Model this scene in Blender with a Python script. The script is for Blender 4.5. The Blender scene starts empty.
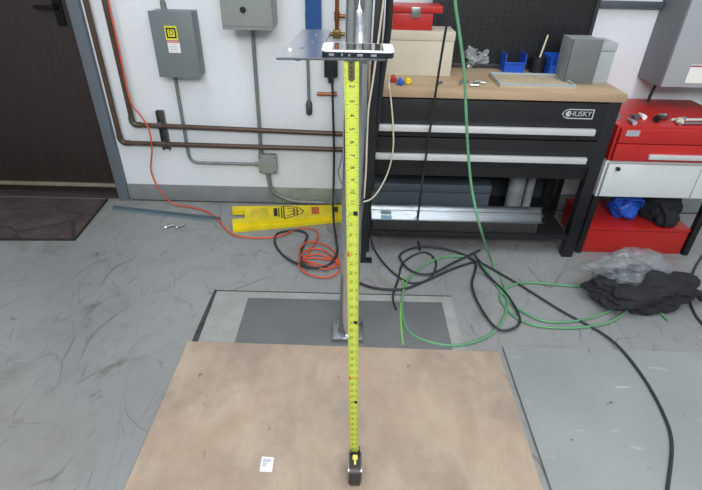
import bpy, bmesh, math, random
from mathutils import Vector, Matrix, noise
random.seed(7)
S = bpy.context.scene
PI = math.pi
# ---------------- camera ----------------
cd = bpy.data.cameras.new('camera'); cam = bpy.data.objects.new('camera', cd); S.collection.objects.link(cam)
P, R = math.radians(32.8), math.radians(1.4)
fw = Vector((0, math.cos(P), -math.sin(P))); rt = Vector((1, 0, 0)); up = rt.cross(fw)
r_ = rt*math.cos(R) + up*math.sin(R); u_ = up*math.cos(R) - rt*math.sin(R)
m = Matrix((r_, u_, -fw)).transposed().to_4x4(); m.translation = Vector((0, 0, 1.4)); cam.matrix_world = m
cd.sensor_fit = 'HORIZONTAL'; cd.sensor_width = 36; cd.lens = 36*480/702; cd.clip_start = .02
S.camera = cam
# ---------------- light ----------------
W = bpy.data.worlds.new('world'); S.world = W; W.use_nodes = True
W.node_tree.nodes['Background'].inputs[0].default_value = (.80, .90, 1, 1)
W.node_tree.nodes['Background'].inputs[1].default_value = .25
def area(name, loc, sx, sy, power, color, target=None):
    l = bpy.data.lights.new(name, 'AREA'); l.shape = 'RECTANGLE'; l.size = sx; l.size_y = sy; l.energy = power; l.color = color
    o = bpy.data.objects.new(name, l); S.collection.objects.link(o); o.location = loc
    if target: o.rotation_euler = (Vector(target)-Vector(loc)).to_track_quat('-Z', 'Y').to_euler()
area('ceiling_tube_or_fill_light', (-.9, .9, 2.9), .5, 2.4, 22, (.93, .97, 1))
area('ceiling_tube_or_fill_light', (1.3, .9, 2.9), .5, 2.4, 30, (.93, .97, 1))
area('ceiling_tube_or_fill_light', (.2, -1.6, 2.6), 2.6, .8, 95, (.95, .98, 1), (0, 2.6, .9))  # added fill behind the camera to brighten the back wall, not a ceiling tube
S.view_settings.view_transform = 'Standard'; S.view_settings.look = 'None'
S.view_settings.exposure = .17; S.view_settings.gamma = 1; S.view_settings.use_curve_mapping = False

# ---------------- materials ----------------
def lin(c): return tuple(((v/255)/12.92 if v/255 <= .04045 else ((v/255+.055)/1.055)**2.4) for v in c)+(1,)
MC = {}
def mat(name, rgb, rough=.5, metal=0, var=.12, scale=12, bump=0, spec=.5, trans=0, alpha=1, coat=0):
    if name in MC: return MC[name]
    m = bpy.data.materials.new(name); m.use_nodes = True; N = m.node_tree.nodes; L = m.node_tree.links; b = N['Principled BSDF']
    b.inputs['Roughness'].default_value = rough; b.inputs['Metallic'].default_value = metal
    b.inputs['Specular IOR Level'].default_value = spec; b.inputs['Transmission Weight'].default_value = trans
    b.inputs['Alpha'].default_value = alpha; b.inputs['Coat Weight'].default_value = coat
    tc = N.new('ShaderNodeTexCoord'); n = N.new('ShaderNodeTexNoise'); n.inputs['Scale'].default_value = scale; n.inputs['Detail'].default_value = 5
    L.new(tc.outputs['Object'], n.inputs['Vector'])
    rp = N.new('ShaderNodeValToRGB'); c = lin(rgb); k0, k1 = 1-var, 1+var
    rp.color_ramp.elements[0].position = .3; rp.color_ramp.elements[1].position = .7
    rp.color_ramp.elements[0].color = (c[0]*k0, c[1]*k0, c[2]*k0, 1); rp.color_ramp.elements[1].color = (min(1, c[0]*k1), min(1, c[1]*k1), min(1, c[2]*k1), 1)
    L.new(n.outputs['Fac'], rp.inputs[0]); L.new(rp.outputs[0], b.inputs['Base Color'])
    if bump:
        bp = N.new('ShaderNodeBump'); bp.inputs['Strength'].default_value = bump; bp.inputs['Distance'].default_value = .002
        L.new(n.outputs['Fac'], bp.inputs['Height']); L.new(bp.outputs[0], b.inputs['Normal'])
    MC[name] = m; return m
class NB:   # tiny node builder
    def __init__(s, name):
        s.m = bpy.data.materials.new(name); s.m.use_nodes = True; s.N = s.m.node_tree.nodes; s.L = s.m.node_tree.links; s.b = s.N['Principled BSDF']
        s.tc = s.N.new('ShaderNodeTexCoord'); MC[name] = s.m
    def vec(s, sc=(1, 1, 1), rot=(0, 0, 0)):
        mp = s.N.new('ShaderNodeMapping'); mp.inputs['Scale'].default_value = sc; mp.inputs['Rotation'].default_value = rot
        s.L.new(s.tc.outputs['Object'], mp.inputs[0]); return mp.outputs[0]
    def noise(s, v, scale, detail=5, rough=.55, dist=0):
        n = s.N.new('ShaderNodeTexNoise'); n.inputs['Scale'].default_value = scale; n.inputs['Detail'].default_value = detail
        n.inputs['Roughness'].default_value = rough; n.inputs['Distortion'].default_value = dist; s.L.new(v, n.inputs['Vector']); return n.outputs['Fac']
    def ramp(s, f, stops):
        r = s.N.new('ShaderNodeValToRGB'); e = r.color_ramp.elements
        while len(e) < len(stops): e.new(.5)
        for i, (p, c) in enumerate(stops): e[i].position = p; e[i].color = c if len(c) == 4 else c+(1,)
        s.L.new(f, r.inputs[0]); return r.outputs[0]
    def mix(s, fac, a, b, mode='MIX'):
        x = s.N.new('ShaderNodeMix'); x.data_type = 'RGBA'; x.blend_type = mode
        for i, v in ((0, fac), (6, a), (7, b)):
            if isinstance(v, (int, float)): x.inputs[i].default_value = v
            elif isinstance(v, tuple): x.inputs[i].default_value = v
            else: s.L.new(v, x.inputs[i])
        return x.outputs[2]
    def bump(s, f, st, d=.002):
        bp = s.N.new('ShaderNodeBump'); bp.inputs['Strength'].default_value = st; bp.inputs['Distance'].default_value = d
        s.L.new(f, bp.inputs['Height']); s.L.new(bp.outputs[0], s.b.inputs['Normal'])
    def col(s, c): s.L.new(c, s.b.inputs['Base Color'])
g = lambda v: (v, v, v)
# floor: worn grey painted concrete with scratches, scuffs and stains
q = NB('floor_paint'); v = q.vec()
base = q.ramp(q.noise(v, 1.6, 6), [(.3, lin((131, 133, 134))), (.7, lin((148, 150, 151)))])
scuff = q.ramp(q.noise(v, 4.5, 9, .7), [(.52, g(0)), (.72, g(1))])
c = q.mix(q.ramp(q.noise(v, 1.1, 3), [(.45, g(0)), (.7, g(.55))]), base, q.mix(scuff, base, lin((104, 106, 104))))
for i, (sc, rz) in enumerate([(3.1, .3), (4.2, 1.4), (3.4, 2.4), (3.6, 2.9), (4.4, .9), (3.0, 2.0), (5.2, 1.1), (4.0, 2.6)]):
    vv = q.vec((1, .35, 1), (.4*i, .2*i, rz))
    n = q.noise(vv, sc, .3, .3, .25)
    wd = .0017
    line = q.ramp(n, [(.5-wd, g(0)), (.5, g(.95)), (.5+wd, g(0))])
    msk = q.ramp(q.noise(q.vec((1, 1, 1), (0, .5*i, rz)), 3.6+i*.7, 4), [(.48, g(0)), (.60, g(.75))])
    c = q.mix(q.mix(1.0, line, msk, 'MULTIPLY'), c, lin((84, 84, 82)))
blot = q.ramp(q.noise(v, 3.4, 8, .72, .4), [(.54, g(0)), (.68, g(.6))]); c = q.mix(blot, c, lin((112, 112, 106)))
spot = q.ramp(q.noise(v, 14, 4, .7), [(.70, g(0)), (.76, g(.8))])
c = q.mix(spot, c, lin((72, 66, 56)))
warm = q.ramp(q.noise(v, .9, 2), [(.5, g(0)), (.75, g(.35))])
c = q.mix(warm, c, lin((150, 142, 134)))
c = q.mix(q.ramp(q.noise(q.vec((1, 1, 1), (0, .9, 0)), 5.5, 9, .75, .5), [(.60, g(0)), (.70, g(.7))]), c, lin((96, 92, 82))); q.col(c); q.b.inputs['Roughness'].default_value = .42
q.bump(q.noise(v, 30, 4), .12)
# plywood
q = NB('plywood'); v = q.vec((1, 5, 1)); 
n1 = q.noise(q.vec((2.6, 1.2, 1)), 2.6, 8, .66, .6)
c = q.ramp(n1, [(.3, lin((158, 138, 120))), (.5, lin((170, 151, 133))), (.7, lin((181, 163, 145)))])
c = q.mix(q.ramp(q.noise(q.vec((1, 1, 1)), 3.2, 7, .65), [(.46, g(0)), (.66, g(.8))]), c, lin((138, 124, 113)))
c = q.mix(q.ramp(q.noise(q.vec((1, 1, 1)), 2.1, 3), [(.5, g(0)), (.7, g(.5))]), c, lin((178, 148, 130)))
c = q.mix(q.ramp(q.noise(q.vec((1, .4, 1)), 38, 2), [(.72, g(0)), (.78, g(.7))]), c, lin((110, 88, 68)))
q.col(c); q.b.inputs['Roughness'].default_value = .6; q.bump(n1, .1)
# wall paint
q = NB('wall_paint'); v = q.vec()
c = q.ramp(q.noise(v, 1.3, 4), [(.3, lin((218, 222, 227))), (.7, lin((230, 233, 237)))])
c = q.mix(q.ramp(q.noise(v, 9, 8, .7), [(.64, g(0)), (.74, g(.4))]), c, lin((170, 172, 168)))
q.col(c); q.b.inputs['Roughness'].default_value = .55; q.bump(q.noise(v, 40, 3), .08)
# brown stone-look mat
q = NB('mat_brown'); v = q.vec()
c = q.ramp(q.noise(v, 7, 6), [(.3, lin((58, 50, 48))), (.7, lin((84, 74, 71)))])
vo = q.N.new('ShaderNodeTexVoronoi'); vo.feature = 'DISTANCE_TO_EDGE'; vo.inputs['Scale'].default_value = 3.1; q.L.new(q.vec((1, 1.3, 1), (0, 0, .5)), vo.inputs['Vector'])
ln = q.ramp(vo.outputs['Distance'], [(.0, g(.8)), (.012, g(.7)), (.022, g(0))])
c = q.mix(ln, c, lin((40, 33, 32))); q.col(c); q.b.inputs['Roughness'].default_value = .85; q.bump(q.noise(v, 60, 3), .5)
# dark brown door
q = NB('door_brown'); v = q.vec((30, 1, 1.5))
q.col(q.ramp(q.noise(v, 1.5, 5), [(.3, lin((42, 33, 31))), (.7, lin((52, 41, 38)))])); q.b.inputs['Roughness'].default_value = .5
# worktop
q = NB('worktop_wood'); v = q.vec((.7, 9, 1))
q.col(q.ramp(q.noise(v, 2, 6), [(.3, lin((150, 126, 98))), (.7, lin((188, 164, 134)))])); q.b.inputs['Roughness'].default_value = .55
# right board, grey speckled
q = NB('speckled_sheet'); v = q.vec()
c = q.ramp(q.noise(v, 2, 5), [(.3, lin((132, 136, 136))), (.7, lin((150, 153, 152)))])
c = q.mix(q.ramp(q.noise(v, 26, 3, .6), [(.70, g(0)), (.75, g(.9))]), c, lin((56, 58, 60)))
c = q.mix(q.ramp(q.noise(q.vec((1, 6, 1), (0, 0, 1.1)), 5, 3), [(.68, g(0)), (.74, g(.5))]), c, lin((190, 192, 190)))
q.col(c); q.b.inputs['Roughness'].default_value = .55
# concrete
q = NB('concrete'); v = q.vec()
c = q.ramp(q.noise(v, 8, 8, .7), [(.3, lin((138, 141, 138))), (.7, lin((160, 163, 160)))]); q.col(c); q.b.inputs['Roughness'].default_value = .7; q.bump(q.noise(v, 60, 4), .3)
# mildew-stained skirting
q = NB('stained_skirting'); v = q.vec((1, 1, 2))
c = q.ramp(q.noise(v, 7, 6, .65), [(.35, lin((122, 132, 110))), (.6, lin((150, 158, 146)))]); q.col(c); q.b.inputs['Roughness'].default_value = .7

chrome = mat('chrome', (206, 208, 212), .14, 1, .05, 3)
steel = mat('steel', (176, 180, 184), .28, 1, .08, 6)
alu = mat('aluminium', (226, 228, 232), .42, .55, .05, 8)
satin = mat('brushed_plate', (180, 184, 188), .2, 1, .08, 5)
black = mat('black_paint', (26, 27, 30), .4, 0, .15, 8)
rubber = mat('black_rubber', (30, 31, 34), .55, 0, .2, 20)
rubber2 = mat('grey_black_rubber', (44, 48, 52), .5, 0, .2, 20)
boxgrey = mat('box_grey', (112, 120, 122), .45, 0, .05, 5)
boxgrey2 = mat('box_light_grey', (138, 143, 140), .45, 0, .05, 5)
condgrey = mat('conduit_grey', (128, 132, 130), .45, .3, .15, 14)
pipebrown = mat('pipe_brown', (84, 68, 58), .4, .3, .2, 14)
copper = mat('copper', (150, 96, 66), .35, .9, .2, 20)
brass = mat('brass', (130, 110, 70), .35, .9, .15, 20)
jamb = mat('jamb_grey', (98, 106, 116), .5, 0, .06, 5)
basegrey = mat('baseboard_grey', (126, 131, 132), .6, 0, .1, 9)
bluep = mat('blue_paint', (38, 82, 140), .4, 0, .06, 5)
yellow = mat('safety_yellow', (226, 204, 22), .42, 0, .14, 7, .1)
yellowd = mat('worn_yellow', (206, 184, 40), .5, 0, .2, 14)
tapey = mat('tape_yellow', (196, 210, 84), .35, 0, .03, 8)
ink = mat('black_ink', (24, 24, 22), .6, 0, .05, 8)
inkgrey = mat('grey_ink', (84, 84, 50), .6, 0, .1, 8)
redink = mat('red_ink', (196, 52, 34), .5, 0, .1, 8)
orange = mat('orange_cord', (206, 82, 54), .5, 0, .12, 18)
cream = mat('cream_cord', (206, 200, 180), .5, 0, .1, 18)
green = mat('green_hose', (96, 150, 112), .4, 0, .12, 18)
paper = mat('white_paper', (232, 232, 230), .6, 0, .03, 8)
white = mat('white_plastic', (240, 240, 238), .3, 0, .02, 8)
glass = mat('phone_glass', (10, 11, 13), .05, 0, .0, 8, coat=1)
band = mat('phone_band', (34, 40, 48), .3, .3, .05, 8)
btn = mat('phone_button', (150, 154, 156), .35, .5, .05, 8)
matdark = mat('dark_plate', (102, 104, 106), .5, 0, .10, 7)
seam = mat('seam_dark', (58, 60, 58), .9, 0, .35, 30)
red = mat('red_paint', (176, 36, 34), .4, 0, .08, 6)
card = mat('pale_carton', (196, 188, 170), .75, 0, .05, 7)
greypanel = mat('machine_grey', (116, 122, 126), .5, 0, .04, 4)
palepanel = mat('pale_panel', (160, 166, 170), .45, 0, .04, 4)
whitepanel = mat('white_panel', (206, 210, 212), .4, 0, .04, 4)
bag = mat('clear_film', (170, 176, 180), .15, 0, .3, 9, .6, trans=.4)
bluebin = mat('blue_bin', (30, 84, 190), .4, 0, .08, 6)
darkcase = mat('case_dark', (60, 56, 54), .35, .2, .1, 20)
casechrome = mat('case_chrome', (150, 148, 150), .25, .9, .1, 20)
darkgrey = mat('slate_grey', (82, 92, 100), .5, 0, .1, 6)
foam = mat('black_foam', (44, 42, 42), .9, 0, .4, 60, .8)
blackfab = mat('black_fabric', (28, 30, 36), .85, 0, .3, 14, .5)
ceilm = mat('ceiling_white', (214, 216, 214), .8, 0, .04, 3)
timber = mat('ply_edge', (214, 196, 160), .7, 0, .12, 30)
threshold = mat('threshold', (150, 142, 124), .5, .3, .15, 12)
galv = mat('galvanised', (150, 166, 174), .4, .6, .12, 14)
sidewall = mat('side_wall', (190, 192, 190), .7, 0, .05, 3)

# ---------------- mesh helpers ----------------
class MB:
    def __init__(s): s.bm = bmesh.new(); s.mi = 0
    def add(s, vs, fs, M=None):
        V_ = [s.bm.verts.new((M @ Vector(p)) if M else p) for p in vs]
        for f in fs:
            try: s.bm.faces.new([V_[i] for i in f])
            except ValueError: pass
        return V_
    def box(s, x0, x1, y0, y1, z0, z1, bev=0, M=None):
        t = bmesh.new(); r = bmesh.ops.create_cube(t, size=1)
        for v in t.verts: v.co = Vector(((x0+x1)/2+v.co.x*(x1-x0), (y0+y1)/2+v.co.y*(y1-y0), (z0+z1)/2+v.co.z*(z1-z0)))
        if bev: bmesh.ops.bevel(t, geom=t.edges[:]+t.verts[:], offset=bev, segments=2, profile=.6, affect='EDGES')
        s.take(t, M); return s
    def take(s, t, M=None):
        mp = {}
        for v in t.verts: mp[v] = s.bm.verts.new((M @ v.co) if M else v.co)
        for f in t.faces:
            try: s.bm.faces.new([mp[v] for v in f.verts])
            except ValueError: pass
        t.free()
    def tube(s, pts, r, n=10, closed=False, cap=True):
        pts = [Vector(p) for p in pts]; k = len(pts); rings = []
        t0 = (pts[1]-pts[0]).normalized(); a = Vector((0, 0, 1)) if abs(t0.z) < .9 else Vector((1, 0, 0)); nrm = t0.cross(a).normalized()
        for i in range(k):
            t = (pts[min(i+1, k-1)]-pts[max(i-1, 0)])
            if t.length < 1e-9: t = t0
            t.normalize(); nrm = (nrm-t*nrm.dot(t)).normalized(); b = t.cross(nrm)
            rr = r[i] if isinstance(r, (list, tuple)) else r
            rings.append([s.bm.verts.new(pts[i]+(nrm*math.cos(2*PI*j/n)+b*math.sin(2*PI*j/n))*rr) for j in range(n)])
        for i in range(k-1):
            for j in range(n): s.bm.faces.new((rings[i][j], rings[i][(j+1) % n], rings[i+1][(j+1) % n], rings[i+1][j]))
        if cap: s.bm.faces.new(rings[0][::-1]); s.bm.faces.new(rings[-1])
        return s
    def cyl(s, a, b, r, n=24): return s.tube([a, b], r, n)
    def prism(s, poly, z0, z1, M=None, bev=0):   # poly in xy extruded in z
        t = bmesh.new(); n = len(poly)
        a = [t.verts.new((p[0], p[1], z0)) for p in poly]; b = [t.verts.new((p[0], p[1], z1)) for p in poly]
        t.faces.new(a[::-1]); t.faces.new(b)
        for i in range(n): t.faces.new((a[i], a[(i+1) % n], b[(i+1) % n], b[i]))
        bmesh.ops.recalc_face_normals(t, faces=t.faces[:])
        if bev: bmesh.ops.bevel(t, geom=t.edges[:]+t.verts[:], offset=bev, segments=2, affect='EDGES')
        s.take(t, M); return s
    def text(s, body, size, M, depth=.0004, fn=None):
        cu = bpy.data.curves.new('t', 'FONT'); cu.body = body; cu.size = size; cu.align_x = 'CENTER'; cu.align_y = 'CENTER'; cu.extrude = depth; cu.resolution_u = 3
        o = bpy.data.objects.new('t', cu); S.collection.objects.link(o); bpy.context.view_layer.update()
        me = bpy.data.meshes.new_from_object(o.evaluated_get(bpy.context.evaluated_depsgraph_get()))
        vs = [M @ v.co for v in me.vertices]
        if fn: vs = [fn(p) for p in vs]
        s.add(vs, [list(p.vertices) for p in me.polygons])
        bpy.data.objects.remove(o); bpy.data.curves.remove(cu); bpy.data.meshes.remove(me); return s
def multi(name, parts, parent):
    o = obj(name, parts[0][0], parts[0][1], parent); me = o.data
    bm = bmesh.new(); bm.from_mesh(me); off = wloc(parent)
    for k, (mb, mt_) in enumerate(parts[1:], 1):
        me.materials.append(mt_); mp = {}
        for v in mb.bm.verts: mp[v] = bm.verts.new(v.co-off)
        for f in mb.bm.faces:
            nf = bm.faces.new([mp[v] for v in f.verts]); nf.material_index = k
    bm.to_mesh(me); bm.free(); return o
def wloc(o):
    l = Vector((0, 0, 0))
    while o: l += o.location; o = o.parent
    return l
def obj(name, mb, material, parent=None, smooth=True):
    bm = mb.bm
    me = bpy.data.meshes.new(name)
    if parent: off = wloc(parent)
    else:
        xs = [v.co for v in bm.verts]
        off = Vector(((min(p.x for p in xs)+max(p.x for p in xs))/2, (min(p.y for p in xs)+max(p.y for p in xs))/2, min(p.z for p in xs)))
    bmesh.ops.recalc_face_normals(bm, faces=bm.faces[:])
    for v in bm.verts: v.co -= off
    for e in bm.edges:
        if len(e.link_faces) == 2 and e.calc_face_angle(0) > .6: e.smooth = False
    for f in bm.faces: f.smooth = smooth
    bm.to_mesh(me); bm.free(); me.materials.append(material)
    o = bpy.data.objects.new(name, me); S.collection.objects.link(o)
    if parent: o.parent = parent
    else: o.location = off
    return o
def tag(o, label, cat, group=None):
    o['label'] = label; o['category'] = cat
    if group: o['group'] = group
    return o
def thing(name, label, cat, loc, group=None):
    o = bpy.data.objects.new(name, None); S.collection.objects.link(o); o.location = loc; o.empty_display_size = .05
    return tag(o, label, cat, group)
def struct(name, mb, m, parent=None):
    o = obj(name, mb, m, parent)
    if not parent: o['kind'] = 'structure'
    return o
def lab(o, t): o['label'] = t; return o
def spline(pts, n=8):
    P_ = [Vector(p) for p in pts]; P_ = [P_[0]*2-P_[1]]+P_+[P_[-1]*2-P_[-2]]; out = []
    for i in range(1, len(P_)-2):
        a, b, c, d = P_[i-1:i+3]
        for k in range(n):
            t = k/n; out.append(.5*((2*b)+(c-a)*t+(2*a-5*b+4*c-d)*t*t+(3*b-a-3*c+d)*t**3))
    out.append(P_[-2]); return out
def arc_path(pts, rad, n=6):       # polyline with rounded corners
    P_ = [Vector(p) for p in pts]; out = [P_[0]]
    for i in range(1, len(P_)-1):
        a = (P_[i-1]-P_[i]).normalized()*rad; b = (P_[i+1]-P_[i]).normalized()*rad
        for k in range(n+1):
            t = k/n; out.append(P_[i]+a*(1-t)**2+b*t*t)
    out.append(P_[-1]); return out
def cord(name, pts, r, m, label, cat='cord', n=8):
    return tag(obj(name, MB().tube(spline(pts, n), r, 8), m), label, cat)

# ================= SETTING =================
YW = 2.64
struct('floor', MB().box(-3, 3, -2.6, YW+.3, -.1, 0), MC['floor_paint'])
struct('ceiling', MB().box(-3, 3, -2.6, YW+.3, 3.0, 3.1), ceilm)
w = MB(); w.box(-1.43, 3, YW, YW+.12, 0, 3); w.box(-3, -2.42, YW, YW+.12, 0, 3); w.box(-2.42, -1.43, YW, YW+.12, 2.12, 3)
struct('wall_back', w, MC['wall_paint'])
struct('wall_left', MB().box(-3.1, -3, -2.6, YW+.3, 0, 3), sidewall)
struct('wall_right', MB().box(3, 3.1, -2.6, YW+.3, 0, 3), sidewall)
struct('wall_front', MB().box(-3, 3, -2.7, -2.6, 0, 3), sidewall)
struct('trim_7', MB().box(-2.42, -1.43, YW+.012, YW+.030, .070, .090, .002), threshold)
d = struct('door_1', MB().box(-2.40, -1.45, YW+.03, YW+.075, .03, 2.08, .003), MC['door_brown'])
dh = MB(); dh.box(-1.530, -1.485, YW+.018, YW+.03, .98, 1.20, .003); dh.cyl((-1.507, YW+.03, 1.07), (-1.507, YW-.02, 1.07), .012, 16); dh.box(-1.60, -1.495, YW-.032, YW-.015, 1.06, 1.08, .004)
struct('door_handle', dh, mat('handle_dark', (36, 34, 34), .35, .7), d)
fr = MB(); fr.box(-1.43, -1.370, YW-.03, YW+.12, 0, 2.14, .003); fr.box(-2.48, -2.42, YW-.03, YW+.12, 0, 2.14, .003); fr.box(-2.42, -1.43, YW-.03, YW+.12, 2.08, 2.14)
struct('trim_1', fr, jamb)
struct('trim_2', MB().box(-2.42, -1.43, YW-.005, YW+.1, 0, .012, .003), mat('threshold_dark', (62, 56, 52), .6))
struct('baseboard_back', MB().box(-1.37, -.47, YW-.012, YW, 0, .105, .003), basegrey)
bs = MB(); bs.box(-.47, -.10, YW-.014, YW, 0, .105, .003); struct('trim_3', bs, MC['stained_skirting'])
struct('trim_4', MB().box(-.10, 3, YW-.012, YW, 0, .105, .003), basegrey)
# concrete patch where the pole is bolted down, with its dark joints
sl = MB(); sl.box(-.622, .47, 1.10, 1.75, 0, .002); struct('trim_5', sl, MC['concrete'])
struct('trim_8', MB().box(-1.36, 2.9, YW-.020, YW-.010, 0, .004), mat('joint_dirt', (74, 60, 58), .9, 0, .4, 30))
sm = MB(); sm.prism([(-.640, 1.10), (-.618, 1.10), (-.612, 1.45), (-.616, 1.752), (-.63, 1.76), (-.636, 1.5)], 0, .003); sm.box(-.62, .47, 1.748, 1.754, 0, .003)
struct('trim_6', sm, seam)

# ================= FLOOR THINGS =================
mt = thing('door_mat', 'brown stone-patterned mat lying in front of the dark door', 'mat', (-1.9, 2.35, 0))
obj('mat_surface', MB().prism([(-2.6, 2.105), (-1.475, 2.150), (-1.505, 2.615), (-2.6, 2.615)], 0, .009, bev=.002), MC['mat_brown'], mt)
bd = MB(); 
for a, b in (((-2.6, 2.105), (-1.475, 2.150)), ((-1.475, 2.150), (-1.505, 2.615))):
    bd.tube([(a[0], a[1], .006), (b[0], b[1], .006)], .006, 8)
lab(obj('mat_edging', bd, rubber, mt), 'dark rubber edging')
py = thing('plywood_sheet', 'large tan plywood sheet lying on the grey floor under the tape', 'board', (-.03, .6, 0))
obj('face_veneer', MB().prism([(-.66, -.2), (.585, -.2), (.600, 1.392), (-.648, 1.408)], .0105, .0125), MC['plywood'], py)
obj('board_core', MB().prism([(-.661, -.2), (.586, -.2), (.601, 1.393), (-.649, 1.409)], .004, .0105), timber, py)
sh = thing('board_sheet', 'grey speckled sheet lying right of the plywood across a narrow gap', 'board', (1.3, .6, 0))
obj('sheet_face', MB().prism([(.615, -.2), (2.6, -.2), (2.6, 1.41), (.626, 1.425)], .003, .0125, bev=.001), MC['speckled_sheet'], sh)
pl = obj('floor_plate', MB().box(-.462, .42, 1.40, 1.70, .002, .006, .001), matdark); tag(pl, 'dark grey flat plate under the foot of the chrome pole', 'plate')
# sticker on the plywood
st = thing('paper_sticker', 'small white printed sticker on the plywood near the bottom of the photo', 'sticker', (-0.2504, 0.8797, 0.0125))
c_ = [(-0.2645, 0.9083, 0.0125), (-0.2263, 0.9059, 0.0125), (-0.2252, 0.8572, 0.0125), (-0.2637, 0.8578, 0.0125)]
obj('label_paper', MB().prism([(p[0], p[1]) for p in c_[::-1]], .0126, .0130), paper, st)
c0 = Vector(c_[3]); ex = Vector(c_[2])-c0; ey = Vector(c_[0])-c0
tx = MB()
for k, (a0, a1, b) in enumerate([(.12, .8, .80), (.15, .85, .70), (.12, .7, .62), (.15, .5, .5), (.15, .45, .42), (.15, .48, .34)]):
    p0 = c0+ex*a0+ey*b; p1 = c0+ex*a1+ey*b; tx.add([(p0.x, p0.y, .01315), (p1.x, p1.y, .01315), (p1.x+ey.x*.04, p1.y+ey.y*.04, .01315), (p0.x+ey.x*.04, p0.y+ey.y*.04, .01315)], [(0, 1, 2, 3)])
obj('printed_lines', tx, mat('blue_grey_ink', (120, 128, 160), .6), st)
# tape measure
TT, TB = Vector((-0.0066, 0.8281, 1.2297)), Vector((0.0261, 0.8904, 0.0125))
tm = thing('tape_measure', 'tape measure standing on the plywood with yellow blade pulled up to the metal plate', 'tape measure', (TB.x, TB.y-.03, .0125))
Td = (TB-TT).normalized(); Tr = Vector((1, 0, 0)); Tr = (Tr-Td*Tr.dot(Td)).normalized(); Tn = Tr.cross(Td)*-1
if Tn.y > 0: Tn = -Tn
IN = .0254; WB = .0125; KC = 9.0
def tp(u, v, w=0): return TT+Td*v+Tr*u+Tn*(w+KC*u*u-.0014)
LT = (TB-TT).length-.05
bl = MB(); NU = 8; NV = 40; vs = []; fs = []
for side in (0, .0004):
    for j in range(NV+1):
        for i in range(NU+1): vs.append(tp(-WB+2*WB*i/NU, LT*j/NV, side))
K = (NU+1)*(NV+1)
for sd in (0, 1):
    for j in range(NV):
        for i in range(NU):
            a = sd*K+j*(NU+1)+i; fs.append((a, a+1, a+NU+2, a+NU+1))
bl.add(vs, fs)
tk = MB(); nums = MB(); reds = MB(); feet = MB(); tiny = MB()
def quad(mb, u0, u1, v0, v1, w=.0008): mb.add([tp(u0, v0, w), tp(u1, v0, w), tp(u1, v1, w), tp(u0, v1, w)], [(0, 1, 2, 3)])
def ttext(mb, s_, u, v, size):
    M = Matrix.Rotation(-PI/2, 4, 'Z')
    # text x runs down the blade, letter tops point to the right edge
    def fn(p): return tp(u-p.y*1.0, v+p.x, .0008)
    def fn2(p): return tp(u+p.y, v+p.x, .0008)
    mb.text(s_, size, Matrix.Identity(4), 0.0, fn2)
for i in range(1, 46):
    v_ = i*IN
    if v_ > LT-.01: break
    quad(tk, -WB*.98, -WB*.98+.007, v_-.0004, v_+.0004) if i > 2 else None; quad(tk, WB*.98-.007, WB*.98, v_-.0004, v_+.0004) if i > 2 else None
    for k in range(1, 8):
        l = .0055 if k == 4 else .0035 if k % 2 == 0 else .0024
        vv = v_-IN+k*IN/8
        if vv > .014: quad(tk, -WB*.98, -WB*.98+l, vv-.0003, vv+.0003); quad(tk, WB*.98-l, WB*.98, vv-.0003, vv+.0003)
    u0 = 0 if i < 12 else -.004
    if i % 16 == 0: ttext(reds, str(i), u0, v_-.006, .013); quad(reds, -WB*.9, -WB*.9+.003, v_-.012, v_)
    elif i > 1: ttext(nums, str(i), u0, v_-.006, .0125 if i < 12 else .010)
    if i >= 12:
        if i % 12 == 0: 
            quad(feet, .0015, .0105, v_-.011, v_-.001); ttext(tiny, '%dF' % (i//12), .006, v_-.006, .007)
        else: ttext(nums, str(i % 12), .007, v_-.006, .008)
multi('blade', [(bl, tapey), (tk, inkgrey), (nums, ink), (reds, redink), (feet, ink), (tiny, tapey)], tm)
hk = MB(); a = [tp(-.0052, -.001, .0022), tp(.0052, -.001, .0022), tp(.0052, .033, .0022), tp(0, .036, .0022), tp(-.0052, .033, .0022)]
b = [p+Tn*.0012 for p in a]; hk.add(a+b, [(0, 1, 2, 3, 4), (9, 8, 7, 6, 5), (0, 1, 6, 5), (1, 2, 7, 6), (2, 3, 8, 7), (3, 4, 9, 8), (4, 0, 5, 9)])
lab(obj('end_hook', hk, mat('hook_dark', (110, 104, 84), .4, .5), tm), 'dark perforated metal end hook')
hr = MB()
for k in range(4):
    p = tp(0, .006+k*.0072, .0036); hr.cyl(p, p+Tn*.0003, .0016, 12)
    
obj('hook_rivet', hr, ink, tm)
# case
cx = TB.x+.002; yb = TB.y+.006; yf = yb-.080; z0 = .0128; ch = .068
def prof(inset, hh=ch):
    y0, y1, z1 = yf+inset, yb-inset, z0+hh-inset; zb = z0+inset; r = .02; o = []
    for (cy, cz, a0, rr) in ((y1-.006, zb+.006, -90, .006), (y1-.008, z1-.008, 0, .008), (y0+.030, z1-.030, 90, .030), (y0+.008, zb+.008, 180, .008)):
        for k in range(7):
            an = math.radians(a0+90*k/6); o.append((cy+rr*math.cos(an), cz+rr*math.sin(an)))
    return o
MX = Matrix(((0, 0, 1, 0), (1, 0, 0, 0), (0, 1, 0, 0), (0, 0, 0, 1)))   # (x,y)->(y,z), z->x
obj('case_body', MB().prism(prof(0), cx-.016, cx+.016, MX, .002), darkcase, tm)
for sgn in (-1, 1):
    e = MB().prism(prof(.004), min(cx+sgn*.0155, cx+sgn*.021), max(cx+sgn*.0155, cx+sgn*.021), MX, .002); lab(obj('side_cover', e, casechrome, tm), 'metallic grey side cover')
lk = MB(); lk.box(cx-.0075, cx+.0075, yb-.037, yb-.022, z0+ch-.002, z0+ch+.005, .002); lk.box(cx-.003, cx+.003, yb-.052, yb-.037, z0+ch-.006, z0+ch+.001, .001)
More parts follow.
